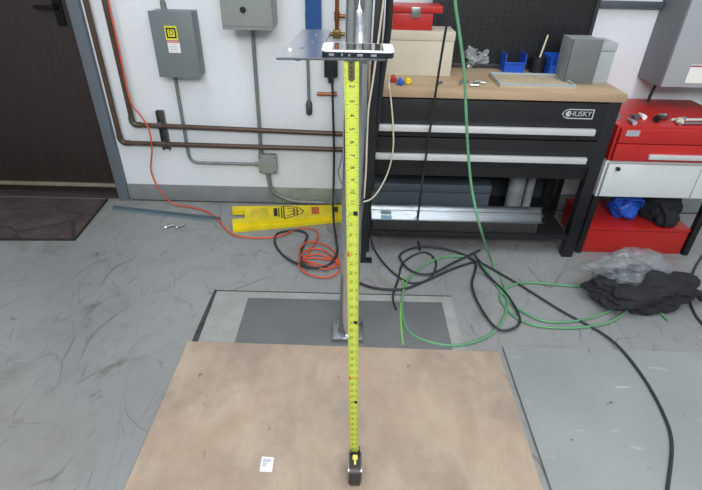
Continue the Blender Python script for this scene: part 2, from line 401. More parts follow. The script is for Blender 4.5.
lab(obj('lock_lever', lk, mat('lever_yellow', (232, 216, 110), .4), tm), 'pale yellow lock lever')
mo = MB(); mo.box(cx-.0145, cx-.012, yb-.02, yb+.003, z0+ch-.004, z0+ch+.012, .001); mo.box(cx+.012, cx+.0145, yb-.02, yb+.003, z0+ch-.004, z0+ch+.012, .001); mo.box(cx-.0145, cx+.0145, yb-.022, yb-.019, z0+ch-.004, z0+ch+.008, .001)
obj('blade_mouth', mo, ink, tm)

# ================= POLE, PLATE, PHONE =================
PX, PY = (-0.0038, 1.475)
po = thing('support_pole', 'tall shiny chrome pole bolted to a square base behind the tape', 'pole', (PX, PY, .006))
obj('pole_tube', MB().cyl((PX, PY, .033), (PX+.026, PY, 2.99), .0375, 48), chrome, po)
obj('base_plate', MB().box(PX-.062, PX+.060, PY-.052, PY+.060, .006, .032, .003), steel, po)
obj('base_collar', MB().tube([(PX, PY, .032), (PX, PY, .035), (PX, PY, .038)], [.043, .042, .039], 40), steel, po)
for sx in (-1, 1):
    for sy in (-1, 1):
        x, y = PX-.001+sx*.052, PY+.004+sy*.046
        q_ = MB(); q_.cyl((x, y, .032), (x, y, .038), .006, 6); q_.cyl((x, y, .038), (x, y, .042), .003, 12)
        obj('bolt', q_, steel, po)
ZP = 1.232
tr = thing('mounting_plate', 'polished flat metal plate held out level from the chrome pole beneath the phone', 'plate', (0, .95, ZP))
obj('plate', MB().prism([(-0.1285, 0.8142), (0.0498, 0.8269), (0.0522, 0.8753), (-0.0586, 0.8833), (-0.0532, 1.0945), (-0.1146, 1.0982)], ZP-.004, ZP, bev=.0008), satin, tr)
obj('support_arm', MB().box(-.002, .022, .845, PY-.0375, ZP-.014, ZP-.004, .001), steel, tr)
x, y = (-0.1134, 0.8766)
q_ = MB(); q_.tube([(x, y, ZP), (x, y, ZP+.002), (x, y, ZP+.003)], [.0035, .0035, .002], 16); obj('bolt', q_, white, tr)
for (x, y) in [(-0.0818, 0.9549), (-0.0947, 0.8965), (-0.08, 1.0301)]:
    obj('bolt', MB().tube([(x, y, ZP), (x, y, ZP+.0012)], .0035, 14), steel, tr)
x, y = (-0.0985, 0.8472)
lab(obj('locking_knob', MB().tube([(x, y+.012, ZP-.004), (x, y+.012, ZP-.010), (x, y+.012, ZP-.013)], [.008, .008, .005], 16), black, tr), 'black knob under the plate')
ar = MB(); 
# phone
x0, x1, yF, yK = (-0.0557, 0.0627, 0.8242, 0.8904)
ph = thing('smartphone', 'white and black smartphone lying face up on the front edge of the metal plate', 'phone', ((x0+x1)/2, (yF+yK)/2, ZP))
def rrect(x0, x1, y0, y1, r, n=8):
    o = []
    for cx_, cy_, a0 in ((x1-r, y0+r, -90), (x1-r, y1-r, 0), (x0+r, y1-r, 90), (x0+r, y0+r, 180)):
        for k in range(n+1): an = math.radians(a0+90*k/n); o.append((cx_+r*math.cos(an), cy_+r*math.sin(an)))
    return o
obj('phone_band', MB().prism(rrect(x0, x1, yF, yK, .009), ZP, ZP+.0085, bev=.0008), band, ph)
lab(obj('bezel', MB().prism(rrect(x0-.0005, x1+.0005, yF-.0003, yK+.0003, .0095), ZP+.0085, ZP+.0115, bev=.0008), white, ph), 'glossy white bezel')
lab(obj('screen', MB().box(x0+.017, x1-.017, yF+.004, yK-.004, ZP+.0114, ZP+.0119), glass, ph), 'black glass screen')
for (a, b) in ((.10, .175), (.27, .295), (.37, .395), (.49, .57), (.68, .76)):
    obj('side_button', MB().box(x0+(x1-x0)*a, x0+(x1-x0)*b, yF-.0010, yF+.001, ZP+.0025, ZP+.0062, .0005), btn, ph)

# ================= WALL THINGS =================
def wall_box(name, label, X0, X1, Z0, Z1, depth, m, cat='electrical box', slope=0):
    t = thing(name, label, cat, ((X0+X1)/2, YW, Z0))
    obj('housing', MB().box(X0, X1, YW-depth+.012, YW, Z0, Z1, .004), m, t)
    obj('cover', MB().box(X0-.003, X1+.003, YW-depth, YW-depth+.013, Z0-.003, Z1+.003, .003), m, t)
    return t
BA = (-1.0022, -0.7974, 0.7704, 1.074)
a_ = wall_box('disconnect_box', 'dark grey electrical box with yellow and black square emblem on the white wall', BA[0], BA[1], BA[2], BA[3], .11, boxgrey)
yf_ = YW-.11
LX, LZ = (-0.9069, 0.9804)
def rectY(mb, x0, x1, z0, z1, y): mb.box(x0, x1, y-.0008, y, z0, z1)
s1 = MB(); rectY(s1, LX-.030, LX+.030, LZ-.032, LZ+.032, yf_); lab(obj('emblem_plate', s1, mat('emblem_yellow', (222, 214, 60), .4), a_), 'yellow square emblem')
s2 = MB(); O_ = .024; I_ = .017
rectY(s2, LX-O_, LX-I_, LZ-O_, LZ+O_, yf_-.0008); rectY(s2, LX+I_, LX+O_, LZ-O_, LZ+O_, yf_-.0008); rectY(s2, LX-I_, LX+I_, LZ+I_, LZ+O_, yf_-.0008); rectY(s2, LX-I_, LX+I_, LZ-O_, LZ-I_, yf_-.0008)
s2.text('D', .034, Matrix.Translation((LX, yf_-.0012, LZ)) @ Matrix.Rotation(PI/2, 4, 'X'), .0004)
obj('emblem_mark', s2, ink, a_)
s3 = MB(); rectY(s3, LX-.027, LX+.033, LZ-.092, LZ-.036, yf_); obj('warning_label', s3, paper, a_)
s4 = MB(); rectY(s4, LX-.027, LX+.033, LZ-.045, LZ-.037, yf_-.0008); lab(obj('label_stripe', s4, mat('pink_ink', (206, 120, 120), .5), a_), 'faded red stripe')
s5 = MB()
for k in range(5): rectY(s5, LX-.02, LX+.02-.006*(k % 2), LZ-.055-k*.0075, LZ-.053-k*.0075, yf_-.0008)
obj('label_lines', s5, mat('faint_ink', (170, 170, 176), .5), a_)
BB = (-0.6262, -0.3961, 1.0185)
b_ = wall_box('breaker_box', 'light grey electrical box with a black knob at the top of the white wall', BB[0], BB[1], BB[2], BB[2]+.42, .20, boxgrey2)
kx, kz = (-0.524, 1.1035)
obj('latch_knob', MB().tube([(kx, YW-.20, kz), (kx, YW-.210, kz), (kx, YW-.214, kz)], [.013, .013, .009], 20), black, b_)
obj('cover_seam', MB().box(BB[0]+.005, BB[1]-.005, YW-.2015, YW-.20, BB[2]+.012, BB[2]+.015), boxgrey, b_)
JB = (-0.5449, -0.4462, 0.219, 0.3253)
j_ = wall_box('junction_box', 'small square grey junction box on the wall below the brown pipes', JB[0], JB[1], JB[2], JB[3], .05, boxgrey2)
for sx in (0, 1):
    for sz in (0, 1):
        x, z = JB[0]+.008+sx*(JB[1]-JB[0]-.016), JB[2]+.008+sz*(JB[3]-JB[2]-.016)
        obj('cover_screw', MB().tube([(x, YW-.05, z), (x, YW-.0525, z)], .004, 10), black, j_)
yc = YW-.018
def conduit(name, pts, r, m, label, fit=()):
    t = thing(name, label, 'conduit' if m is condgrey else 'pipe', (pts[0][0], pts[0][1], min(p[2] for p in pts)))
    obj('tube', MB().tube(arc_path(pts, .06), r, 14), m, t)
    for f_ in fit:
        a, b = Vector(f_[0]), Vector(f_[1]); obj('coupling', MB().tube([a, b], r*1.45, 16), m, t)
    return t
CA = [(-0.9593, 2.6220000000000003, 0.7704), (-0.9593, 2.6220000000000003, 0.2593), (-0.5449, 2.6220000000000003, 0.2593)]
conduit('conduit', CA, .009, condgrey, 'thin grey conduit curving from the dark electrical box to the junction box', [((CA[0][0], yc, CA[0][2]), (CA[0][0], yc, CA[0][2]-.03)), ((CA[-1][0]-.03, yc, CA[-1][2]), (CA[-1][0], yc, CA[-1][2]))])
CB = [(-0.5232, 2.6220000000000003, 1.0185), (-0.5342, 2.6220000000000003, 0.3253)]
conduit('conduit', CB, .010, condgrey, 'straight grey conduit running down from the light grey electrical box', [((CB[0][0], yc, CB[0][2]), (CB[0][0], yc, CB[0][2]-.025)), ((CB[-1][0], yc, CB[-1][2]+.03), (CB[-1][0], yc, CB[-1][2]))])
CC = [(-0.5048, 2.6220000000000003, 0.219), (-0.4924, 2.6220000000000003, 0.0795), (-0.3698, 2.6220000000000003, 0.018), (-0.1665, 2.6220000000000003, 0.016)]
conduit('conduit', CC, .013, condgrey, 'grey conduit bending from the bottom of the junction box toward the yellow plastic piece', [((CC[0][0], yc, CC[0][2]), (CC[0][0], yc, CC[0][2]-.02))])
CT = (-0.9572, 2.6220000000000003, 1.074)
conduit('conduit', [CT, (CT[0]-.002, yc, 1.9)], .009, condgrey, 'short grey conduit rising from the top of the dark electrical box', [((CT[0], yc, CT[2]), (CT[0], yc, CT[2]+.035))])
CD = [(-0.2486, 2.6220000000000003, 1.08), (-0.2486, 2.6220000000000003, 0.621)]
t = conduit('conduit', CD, .008, condgrey, 'thin pale conduit hanging under the metal plate and ending in a dark fitting')
e = CD[-1]; obj('end_fitting', MB().tube([(e[0], yc, e[2]+.02), (e[0], yc, e[2]), (e[0], yc, e[2]-.05), (e[0], yc, e[2]-.06)], [.010, .018, .017, .010], 14), mat('fitting_dark', (78, 84, 82), .5, .3), t)
yp = YW-.045
PA = [(-1.3222, 2.595, 1.9), (-1.3222, 2.595, 0.3817), (0.2, 2.595, 0.37186)]
t = thing('water_pipe', 'brown pipe nearest the door turning along the wall, lower of the pair', 'pipe', (PA[1][0], yp, PA[1][2]))
obj('tube', MB().tube(arc_path(PA, .035), .014, 16), pipebrown, t)
e = PA[1]; obj('elbow', MB().tube(arc_path([(e[0], yp, e[2]+.05), e, (e[0]+.05, yp, e[2])], .035), .0165, 16), pipebrown, t)
PB = [(-1.2298, 2.595, 1.9), (-1.2298, 2.595, 0.4895), (0.2, 2.595, 0.46022)]
t = thing('water_pipe', 'brown pipe with a capped corner turning along the wall, upper of the pair', 'pipe', (PB[1][0], yp, PB[1][2]))
obj('tube', MB().tube(arc_path(PB, .02), .014, 16), pipebrown, t)
e = PB[1]; obj('elbow', MB().tube(arc_path([(e[0]-.002, yp, e[2]+.045), e, (e[0]+.045, yp, e[2])], .025), .017, 16), mat('elbow_tarnish', (92, 90, 78), .4, .5), t)
SX, SZ0, SZ1 = (-1.0788, 0.3346, 0.5628)
t = thing('pipe_bracket', 'short dark metal channel holding both brown pipes to the wall', 'bracket', (SX, YW, SZ0))
q_ = MB(); q_.box(SX-.020, SX+.020, YW-.006, YW, SZ0, SZ1, .001); q_.box(SX-.020, SX-.016, YW-.03, YW-.004, SZ0, SZ1); q_.box(SX+.016, SX+.020, YW-.03, YW-.004, SZ0, SZ1)
stm = mat('strut_metal', (86, 88, 88), .45, .5, .2, 20); obj('channel', q_, stm, t)
for zz in (PA[1][2], PB[1][2]): obj('pipe_clamp', MB().tube([(SX-.014, yp, zz), (SX+.014, yp, zz)], .0185, 16), stm, t)
# blue post
bx = (-0.2528, -0.1749, 0.9607)
t = thing('blue_channel', 'blue painted vertical channel on the white wall behind the metal plate', 'channel', (bx[0], YW, bx[2]))
q_ = MB(); q_.box(bx[0], bx[1], YW-.035, YW, bx[2], 1.9, .002); obj('channel_body', q_, bluep, t)
obj('end_cap', MB().box(bx[0]-.002, bx[1]+.002, YW-.037, YW, bx[2]-.006, bx[2], .001), bluep, t)
# copper valve
vx, vz, vb = (-0.0967, 1.0653, 0.9737)
t = thing('copper_valve_pipe', 'copper pipe with a small valve on the wall behind the phone', 'pipe', (vx, YW-.04, vb))
obj('tube', MB().tube([(vx, YW-.04, vb), (vx, YW-.04, 1.9)], .010, 14), copper, t)
q_ = MB(); q_.tube([(vx-.006, YW-.04, vz), (vx+.055, YW-.04, vz)], .009, 14); q_.tube([(vx, YW-.04, vz-.02), (vx, YW-.04, vz+.02)], .014, 14); obj('tee_fitting', q_, copper, t)
q_ = MB(); q_.tube([(vx-.10, YW-.045, vb+.01), (vx+.06, YW-.045, vb+.01)], .009, 12); q_.box(vx-.02, vx+.02, YW-.06, YW-.03, vb-.01, vb+.03, .004); obj('valve_body', q_, brass, t)
# black regulator + hose
rx, rz0, rz1 = (-0.1257, 0.7672, 0.9103)
t = thing('air_regulator', 'black air regulator block on the wall just under the phone', 'regulator', (rx, YW-.04, rz0))
q_ = MB(); q_.box(rx-.035, rx+.035, YW-.085, YW-.02, rz0+.01, rz1, .008); q_.tube([(rx, YW-.05, rz0+.015), (rx, YW-.05, rz0-.02)], .016, 14); obj('block', q_, black, t)
obj('wall_mount', MB().box(rx-.02, rx+.02, YW-.03, YW, rz0+.02, rz1-.02), black, t)
q_ = MB(); q_.tube([(rx-.010, YW-.085, rz1-.03), (rx-.010, YW-.095, rz1-.03)], .014, 16); obj('gauge', q_, steel, t)
cxs = (-0.2026, -0.095, 0.6819)
t = tag(obj('copper_stub', MB().tube([(cxs[0], YW-.035, cxs[2]), (cxs[1], YW-.035, cxs[2])], .0095, 14).box(cxs[1]-.02, cxs[1]-.008, YW-.03, YW, cxs[2]-.006, cxs[2]+.006), copper), 'short horizontal copper pipe stub beside the black hose on the wall', 'pipe')

# ================= FLOOR CLUTTER LEFT =================
YP = [(-0.71, 2.5047, 0.04), (-0.656, 2.2706, 0.01), (-0.0497, 2.4113, 0.01), (-0.054, 2.5576, 0.04)]      # outline corners TL,BL,BR,TR
t = thing('yellow_ramp', 'long yellow plastic block with notched end and black warning graphic along the skirting', 'block', (YP[1][0]+.3, YP[1][1]+.1, 0))
TL, BL, BR, TR = [Vector((p[0], p[1])) for p in YP]
def yu(a, b): p = BL.lerp(BR, a).lerp(TL.lerp(TR, a), b); return (p.x, p.y)
H1 = .040
obj('body', MB().prism([yu(0, .10), yu(1, .10), yu(1, 1), yu(0, 1), yu(0, .78), yu(.11, .78), yu(.11, .36), yu(0, .36)], .006, H1, bev=.003), yellow, t)
obj('front_flange', MB().prism([yu(0, -.02), yu(1, .0), yu(1, .12), yu(0, .12)], 0, .022, bev=.002), yellow, t)
obj('pad', MB().prism([yu(.18, .28), yu(.30, .25), yu(.33, .5), yu(.31, .82), yu(.18, .85), yu(.16, .55)], H1-.001, H1+.003, bev=.0015), yellowd, t)
gz = H1+.0008
gr = MB()
def strip(mb, a, b, w=.008, z=gz):
    a, b = Vector(yu(*a)), Vector(yu(*b)); d_ = (b-a).normalized(); n_ = Vector((-d_.y, d_.x))*w/2
    mb.add([(a.x+n_.x, a.y+n_.y, z), (b.x+n_.x, b.y+n_.y, z), (b.x-n_.x, b.y-n_.y, z), (a.x-n_.x, a.y-n_.y, z)], [(0, 1, 2, 3)])
for a, b in (((.44, .92), (.44, .22)), ((.46, .96), (.60, .80)), ((.46, .16), (.62, .42)), ((.60, .80), (.64, .60)), ((.62, .42), (.64, .60)), ((.46, .96), (.46, .16)), ((.49, .80), (.57, .70)), ((.49, .34), (.57, .48)), ((.50, .6), (.62, .6)), ((.58, .78), (.58, .38)), ((.55, .8), (.55, .34)), ((.415, .85), (.415, .3))): strip(gr, a, b, .007)
strip(gr, (.385, .82), (.385, .35), .022)
lab(obj('warning_graphic', gr, ink, t), 'black printed warning drawing')
gr = MB(); strip(gr, (.745, .84), (.745, .32), .045); lab(obj('warning_mark', gr, mat('worn_red_ink', (190, 96, 40), .6), t), 'worn red square mark')
gr = MB(); strip(gr, (.93, .8), (.93, .4), .03); lab(obj('socket_hole', gr, mat('dark_olive', (70, 66, 24), .7), t), 'dark socket at the end')
AL, AR = ((-1.4233, 2.5036, 0.004), (-0.7599, 2.3985, 0.004))
t = thing('steel_angle', 'long narrow blue-grey steel angle lying on the floor near the door mat', 'metal bar', (AL[0], AL[1], 0))
a, b = Vector(AL), Vector(AR); d_ = (b-a).normalized(); n_ = Vector((-d_.y, d_.x, 0))
def bar(mb, a, b, n0, n1, z0, z1):
    v_ = [a+n_*n0, b+n_*n0, b+n_*n1, a+n_*n1]; mb.prism([(p.x, p.y) for p in v_], z0, z1)
q_ = MB(); bar(q_, a, b, -.022, .022, 0, .004); obj('flat_leg', q_, galv, t)
q_ = MB(); bar(q_, a, b, .002, .007, .004, .022); lab(obj('upright_leg', q_, mat('galv_dark', (104, 120, 130), .4, .5), t), 'darker upright leg')
SP = [((-1.0376, 2.2992, 0.008), (-0.995, 2.3233, 0.008)), ((-0.977, 2.3021, 0.008), (-0.9394, 2.326, 0.008))]
for k, (a, b) in enumerate(SP):
    a, b = Vector(a), Vector(b); t = thing('anchor_bolt', ['small steel bolt lying left of the other on bare floor', 'small steel bolt lying nearer the yellow plastic block'][k], 'bolt', a, 'loose bolts on the floor')
    obj('shank', MB().tube([a, b], .006, 10), steel, t); obj('head', MB().tube([a-(b-a)*.15, a], .011, 6), steel, t)
cord('extension_cord', [(-1.198, 2.565, 2.4), (-1.198, 2.565, 2.2715), (-1.198, 2.565, 2.1431), (-1.198, 2.565, 2.0146), (-1.198, 2.565, 1.8862), (-1.198, 2.565, 1.7577), (-1.198, 2.565, 1.6292), (-1.198, 2.565, 1.5008), (-1.198, 2.565, 1.3723), (-1.198, 2.565, 1.2439), (-1.198, 2.565, 1.1154), (-1.1998, 2.565, 0.8884), (-1.2019, 2.565, 0.6359), (-1.1616, 2.565, 0.55), (-1.1275, 2.55, 0.4775), (-1.1392, 2.56, 0.357), (-1.193, 2.61, 0.211), (-1.1734, 2.61, 0.1005), (-1.0874, 2.5609, 0.02), (-0.9738, 2.5381, 0.008), (-0.8508, 2.4822, 0.008), (-0.7606, 2.38, 0.008), (-0.6554, 2.2421, 0.008), (-0.5226, 2.2066, 0.008), (-0.3903, 2.2335, 0.008), (-0.3056, 2.3122, 0.008), (-0.216, 2.3165, 0.008), (-0.1826, 2.2431, 0.008), (-0.2065, 2.1311, 0.008), (-0.2456, 1.9902, 0.0115), (-0.2669, 2.0995, 0.015), (-0.2204, 2.1699, 0.0185), (-0.1277, 2.1444, 0.008), (-0.0651, 2.0338, 0.0115), (-0.1008, 1.9271, 0.015), (-0.1761, 1.9409, 0.0185), (-0.244, 2.0261, 0.008), (-0.1694, 2.0568, 0.0115), (-0.079, 1.9973, 0.015), (-0.0465, 1.9294, 0.0185), (-0.0979, 1.8693, 0.008), (-0.1855, 1.8738, 0.0115), (-0.2562, 1.9461, 0.015), (-0.2381, 2.0724, 0.0185), (-0.1517, 2.1046, 0.008), (-0.0638, 1.9979, 0.0115), (-0.0868, 1.9447, 0.015), (-0.2355, 1.9906, 0.0185), (-0.1981, 2.0281, 0.008), (-0.0281, 1.9906, 0.0115), (-0.0014, 1.8978, 0.015)], .0045, orange, 'orange extension cord dropping down the wall and piled on the floor behind the pole', 'cord')
cord('air_hose', [(-0.1196, 2.56, 0.8074), (-0.1149, 2.57, 0.6072), (-0.1092, 2.57, 0.3796), (-0.1118, 2.57, 0.129), (-0.1081, 2.42, 0.1084), (-0.0962, 2.2781, 0.06), (-0.0815, 2.1874, 0.02), (-0.0717, 2.0711, 0.02), (-0.1026, 1.9644, 0.018), (-0.1748, 1.927, 0.018), (-0.2627, 1.9633, 0.014), (-0.3494, 2.0489, 0.008), (-0.4072, 2.1614, 0.008), (-0.4096, 2.2535, 0.008), (-0.3588, 2.288, 0.008), (-0.2927, 2.2965, 0.008), (-0.2438, 2.2508, 0.008), (-0.2515, 2.1585, 0.008), (-0.259, 2.0749, 0.012), (-0.2435, 1.973, 0.02), (-0.2086, 1.92, 0.022)], .0065, rubber2, 'black hose hanging from the regulator and looping over the orange cord')
cord('thin_wire', [(-0.0596, 2.632, 0.3441), (-0.0762, 2.628, 0.2643), (-0.0877, 2.628, 0.2194), (-0.0693, 2.628, 0.1547), (-0.0569, 2.632, 0.1133)], .002, rubber, 'thin dark wire bowed on the wall between tape and black hose')
# black leaning bar and cords beside the pole
A, B = ((0.0583, 2.0236, 0.0), (0.0948, 2.0441, 1.4955))
A, B = Vector(A), Vector(B); dr = (B-A).normalized(); sx_ = Vector((1, 0, 0)); sx_ = (sx_-dr*sx_.dot(dr)).normalized(); sy_ = dr.cross(sx_)
t = thing('black_bar', 'black square bar standing upright just right of the chrome pole', 'bar', A)
q_ = MB(); M_ = Matrix((sx_, sy_, dr)).transposed().to_4x4(); M_.translation = A; q_.box(-.018, .018, -.018, .018, .012, (B-A).length, .002, M_); obj('bar_body', q_, black, t)
q_ = MB(); q_.box(-.018, .05, -.018, .018, .0, .012, .002, Matrix.Translation(A)); obj('foot', q_, black, t)
q_ = MB(); q_.box(-.022, .022, -.022, .022, .5, .52, .001, M_); obj('collar', q_, black, t)
cord('power_cable', [(0.074, 2.06, 0.7246), (0.0703, 2.06, 0.4883), (0.0717, 2.06, 0.3322), (0.0866, 2.05, 0.1991), (0.1167, 2.1368, 0.02), (0.1601, 2.0164, 0.008), (0.2238, 1.8988, 0.008), (0.2965, 1.8373, 0.008), (0.3881, 1.881, 0.008), (0.4361, 2.0193, 0.008), (0.3851, 2.1093, 0.008), (0.2721, 2.0123, 0.008), (0.2309, 1.8585, 0.008), (0.1988, 1.7276, 0.008), (0.2067, 1.6367, 0.008)], .005, rubber2, 'black cable falling right of the bar and curling under the bench')
cord('power_cable', [(0.0088, 1.8562, 0.009), (0.0568, 1.8186, 0.009), (0.1178, 1.7902, 0.009), (0.1973, 1.7819, 0.009), (0.2737, 1.7963, 0.009), (0.3868, 1.8715, 0.009), (0.5245, 1.969, 0.009), (0.6663, 2.0458, 0.009)], .006, rubber2, 'black cable passing behind the tape low across the pale floor')
cord('white_cable', [(0.2022, 2.3466, 0.855), (0.1654, 2.2815, 0.856), (0.144, 2.08, 0.8792), (0.1563, 2.07, 0.8108), (0.1715, 2.06, 0.7046), (0.1785, 2.05, 0.5929), (0.1627, 2.05, 0.4852), (0.1241, 2.02, 0.4067), (0.0874, 1.985, 0.3768), (0.0505, 1.97, 0.368)], .0035, cream, 'cream cable draped over the worktop edge and hanging in a curve')
cord('white_cable', [(0.0987, 1.98, 2.98), (0.0987, 1.98, 2.8542), (0.0987, 1.98, 2.7284), (0.0987, 1.98, 2.6027), (0.0987, 1.98, 2.4769), (0.0987, 1.98, 2.3511), (0.0987, 1.98, 2.2253), (0.0987, 1.98, 2.0995), (0.0987, 1.98, 1.9738), (0.0987, 1.98, 1.848), (0.0987, 1.98, 1.7222), (0.0987, 1.98, 1.5964), (0.0987, 1.98, 1.4707), (0.0987, 1.98, 1.3449), (0.0987, 1.98, 1.2191), (0.0923, 1.98, 1.1351), (0.0825, 1.98, 1.0283), (0.0721, 1.98, 0.9145), (0.059, 1.98, 0.7928), (0.0576, 1.975, 0.6647), (0.0584, 1.97, 0.5279), (0.0544, 1.97, 0.3888)], .0040, cream, 'cream cable running straight down beside the black bar')
cord('thick_cable', [(0.125, 2.05, 2.98), (0.125, 2.05, 2.8538), (0.125, 2.05, 2.7276), (0.125, 2.05, 2.6014), (0.125, 2.05, 2.4752), (0.125, 2.05, 2.349), (0.125, 2.05, 2.2228), (0.125, 2.05, 2.0966), (0.125, 2.05, 1.9704), (0.125, 2.05, 1.8442), (0.125, 2.05, 1.718), (0.125, 2.05, 1.5918), (0.125, 2.05, 1.4656), (0.125, 2.05, 1.3394), (0.125, 2.05, 1.2132), (0.125, 2.05, 1.0904), (0.1158, 2.05, 0.9775), (0.1059, 2.05, 0.8571), (0.0997, 2.05, 0.7285), (0.0886, 2.05, 0.5906), (0.0882, 2.05, 0.3909)], .014, rubber, 'thick black cable bundle hanging right of the black bar')
cord('green_hose', [(0.3261, 1.8, 2.98), (0.3261, 1.8, 2.8558), (0.3261, 1.8, 2.7315), (0.3261, 1.8, 2.6073), (0.3261, 1.8, 2.4831), (0.3261, 1.8, 2.3588), (0.3261, 1.8, 2.2346), (0.3261, 1.8, 2.1103), (0.3261, 1.8, 1.9861), (0.3261, 1.8, 1.8619), (0.3261, 1.8, 1.7376), (0.3261, 1.8, 1.6134), (0.3261, 1.8, 1.4892), (0.3261, 1.8, 1.3649), (0.3261, 1.8, 1.2407), (0.3546, 1.8, 1.1337), (0.3915, 1.8, 1.0015), (0.4204, 1.8, 0.857), (0.4521, 1.8, 0.6989), (0.4896, 1.78, 0.535), (0.5393, 1.72, 0.3815), (0.7136, 1.9996, 0.03), (0.7333, 1.7854, 0.008), (0.6864, 1.621, 0.008), (0.5904, 1.4915, 0.008), (0.4537, 1.4284, 0.008), (0.3331, 1.4415, 0.008), (0.2489, 1.5097, 0.008), (0.236, 1.6721, 0.008), (0.2793, 1.8605, 0.008), (0.4053, 2.018, 0.008), (0.5432, 2.0786, 0.008), (0.6526, 2.0286, 0.008), (0.7086, 1.7995, 0.008), (0.7629, 1.6574, 0.008), (0.8718, 1.582, 0.008), (1.0588, 1.6148, 0.008), (1.2111, 1.709, 0.008), (1.189, 1.8185, 0.008), (1.0099, 1.8502, 0.008), (0.8197, 1.8584, 0.008), (0.6974, 1.7542, 0.008), (0.7439, 1.5903, 0.008), (0.9023, 1.5452, 0.008), (1.1366, 1.5916, 0.008), (1.3454, 1.7499, 0.008), (1.3862, 1.6945, 0.008), (1.4017, 1.6142, 0.008)], .0055, green, 'green hose hanging in front of the black drawers and coiled on the floor', n=8)
cord('green_hose', [(0.2212, 1.4225, 0.006), (0.2219, 1.5418, 0.006), (0.2318, 1.6744, 0.006), (0.2571, 1.8227, 0.006), (0.2357, 1.927, 0.006)], .0045, mat('lime_hose', (130, 190, 90), .4), 'short lime green hose piece lying across the right part of the dark floor plate')
cord('power_cable', [(0.6629, 2.029, 0.008), (0.8152, 1.8424, 0.008), (0.9443, 1.6642, 0.008), (1.0654, 1.5263, 0.008), (1.1013, 1.4102, 0.02), (1.1171, 1.2563, 0.019), (1.1045, 1.0992, 0.019), (1.0674, 0.981, 0.019), (0.9592, 0.811, 0.019)], .0055, rubber2, 'black cable sweeping in a long curve over the speckled sheet')
cord('power_cable', [(0.684, 2.1326, 0.014), (0.5316, 2.0148, 0.014), (0.3906, 1.9058, 0.014), (0.2952, 1.9353, 0.014), (0.2552, 2.0665, 0.014), (0.3676, 2.1476, 0.014), (0.5238, 2.1255, 0.014), (0.6343, 2.0192, 0.014), (0.5805, 1.8252, 0.014), (0.5889, 1.6439, 0.014), (0.6375, 1.5169, 0.014), (0.737, 1.5705, 0.014), (0.7317, 1.7481, 0.014), (0.6665, 1.9339, 0.014), (0.6475, 2.0836, 0.014)], .0055, rubber2, 'black cable lying in wide loops in front of the bench')
cord('power_cable', [(1.9056, 2.1764, 0.008), (1.761, 2.0223, 0.008), (1.6173, 1.8353, 0.008), (1.5507, 1.6731, 0.008), (1.5407, 1.5679, 0.008)], .0055, rubber2, 'black cable bending down at the far right edge of the floor')
cord('dark_lead', [(0.3547, 2.02, 2.98), (0.3547, 2.02, 2.8544), (0.3547, 2.02, 2.7287), (0.3547, 2.02, 2.6031), (0.3547, 2.02, 2.4774), (0.3547, 2.02, 2.3518), (0.3547, 2.02, 2.2261), (0.3547, 2.02, 2.1005), (0.3547, 2.02, 1.9749), (0.3547, 2.02, 1.8492), (0.3547, 2.02, 1.7236), (0.3547, 2.02, 1.5979), (0.3547, 2.02, 1.4723), (0.3547, 2.02, 1.3466), (0.3547, 2.02, 1.221), (0.3445, 2.02, 1.0638), (0.339, 2.04, 0.8654), (0.3329, 2.04, 0.6931), (0.3277, 2.05, 0.4995), (0.3246, 2.05, 0.3443), (0.3658, 2.2916, 0.02), (0.3655, 2.1245, 0.01)], .005, rubber, 'dark lead slanting over the drawers left of the green hose')

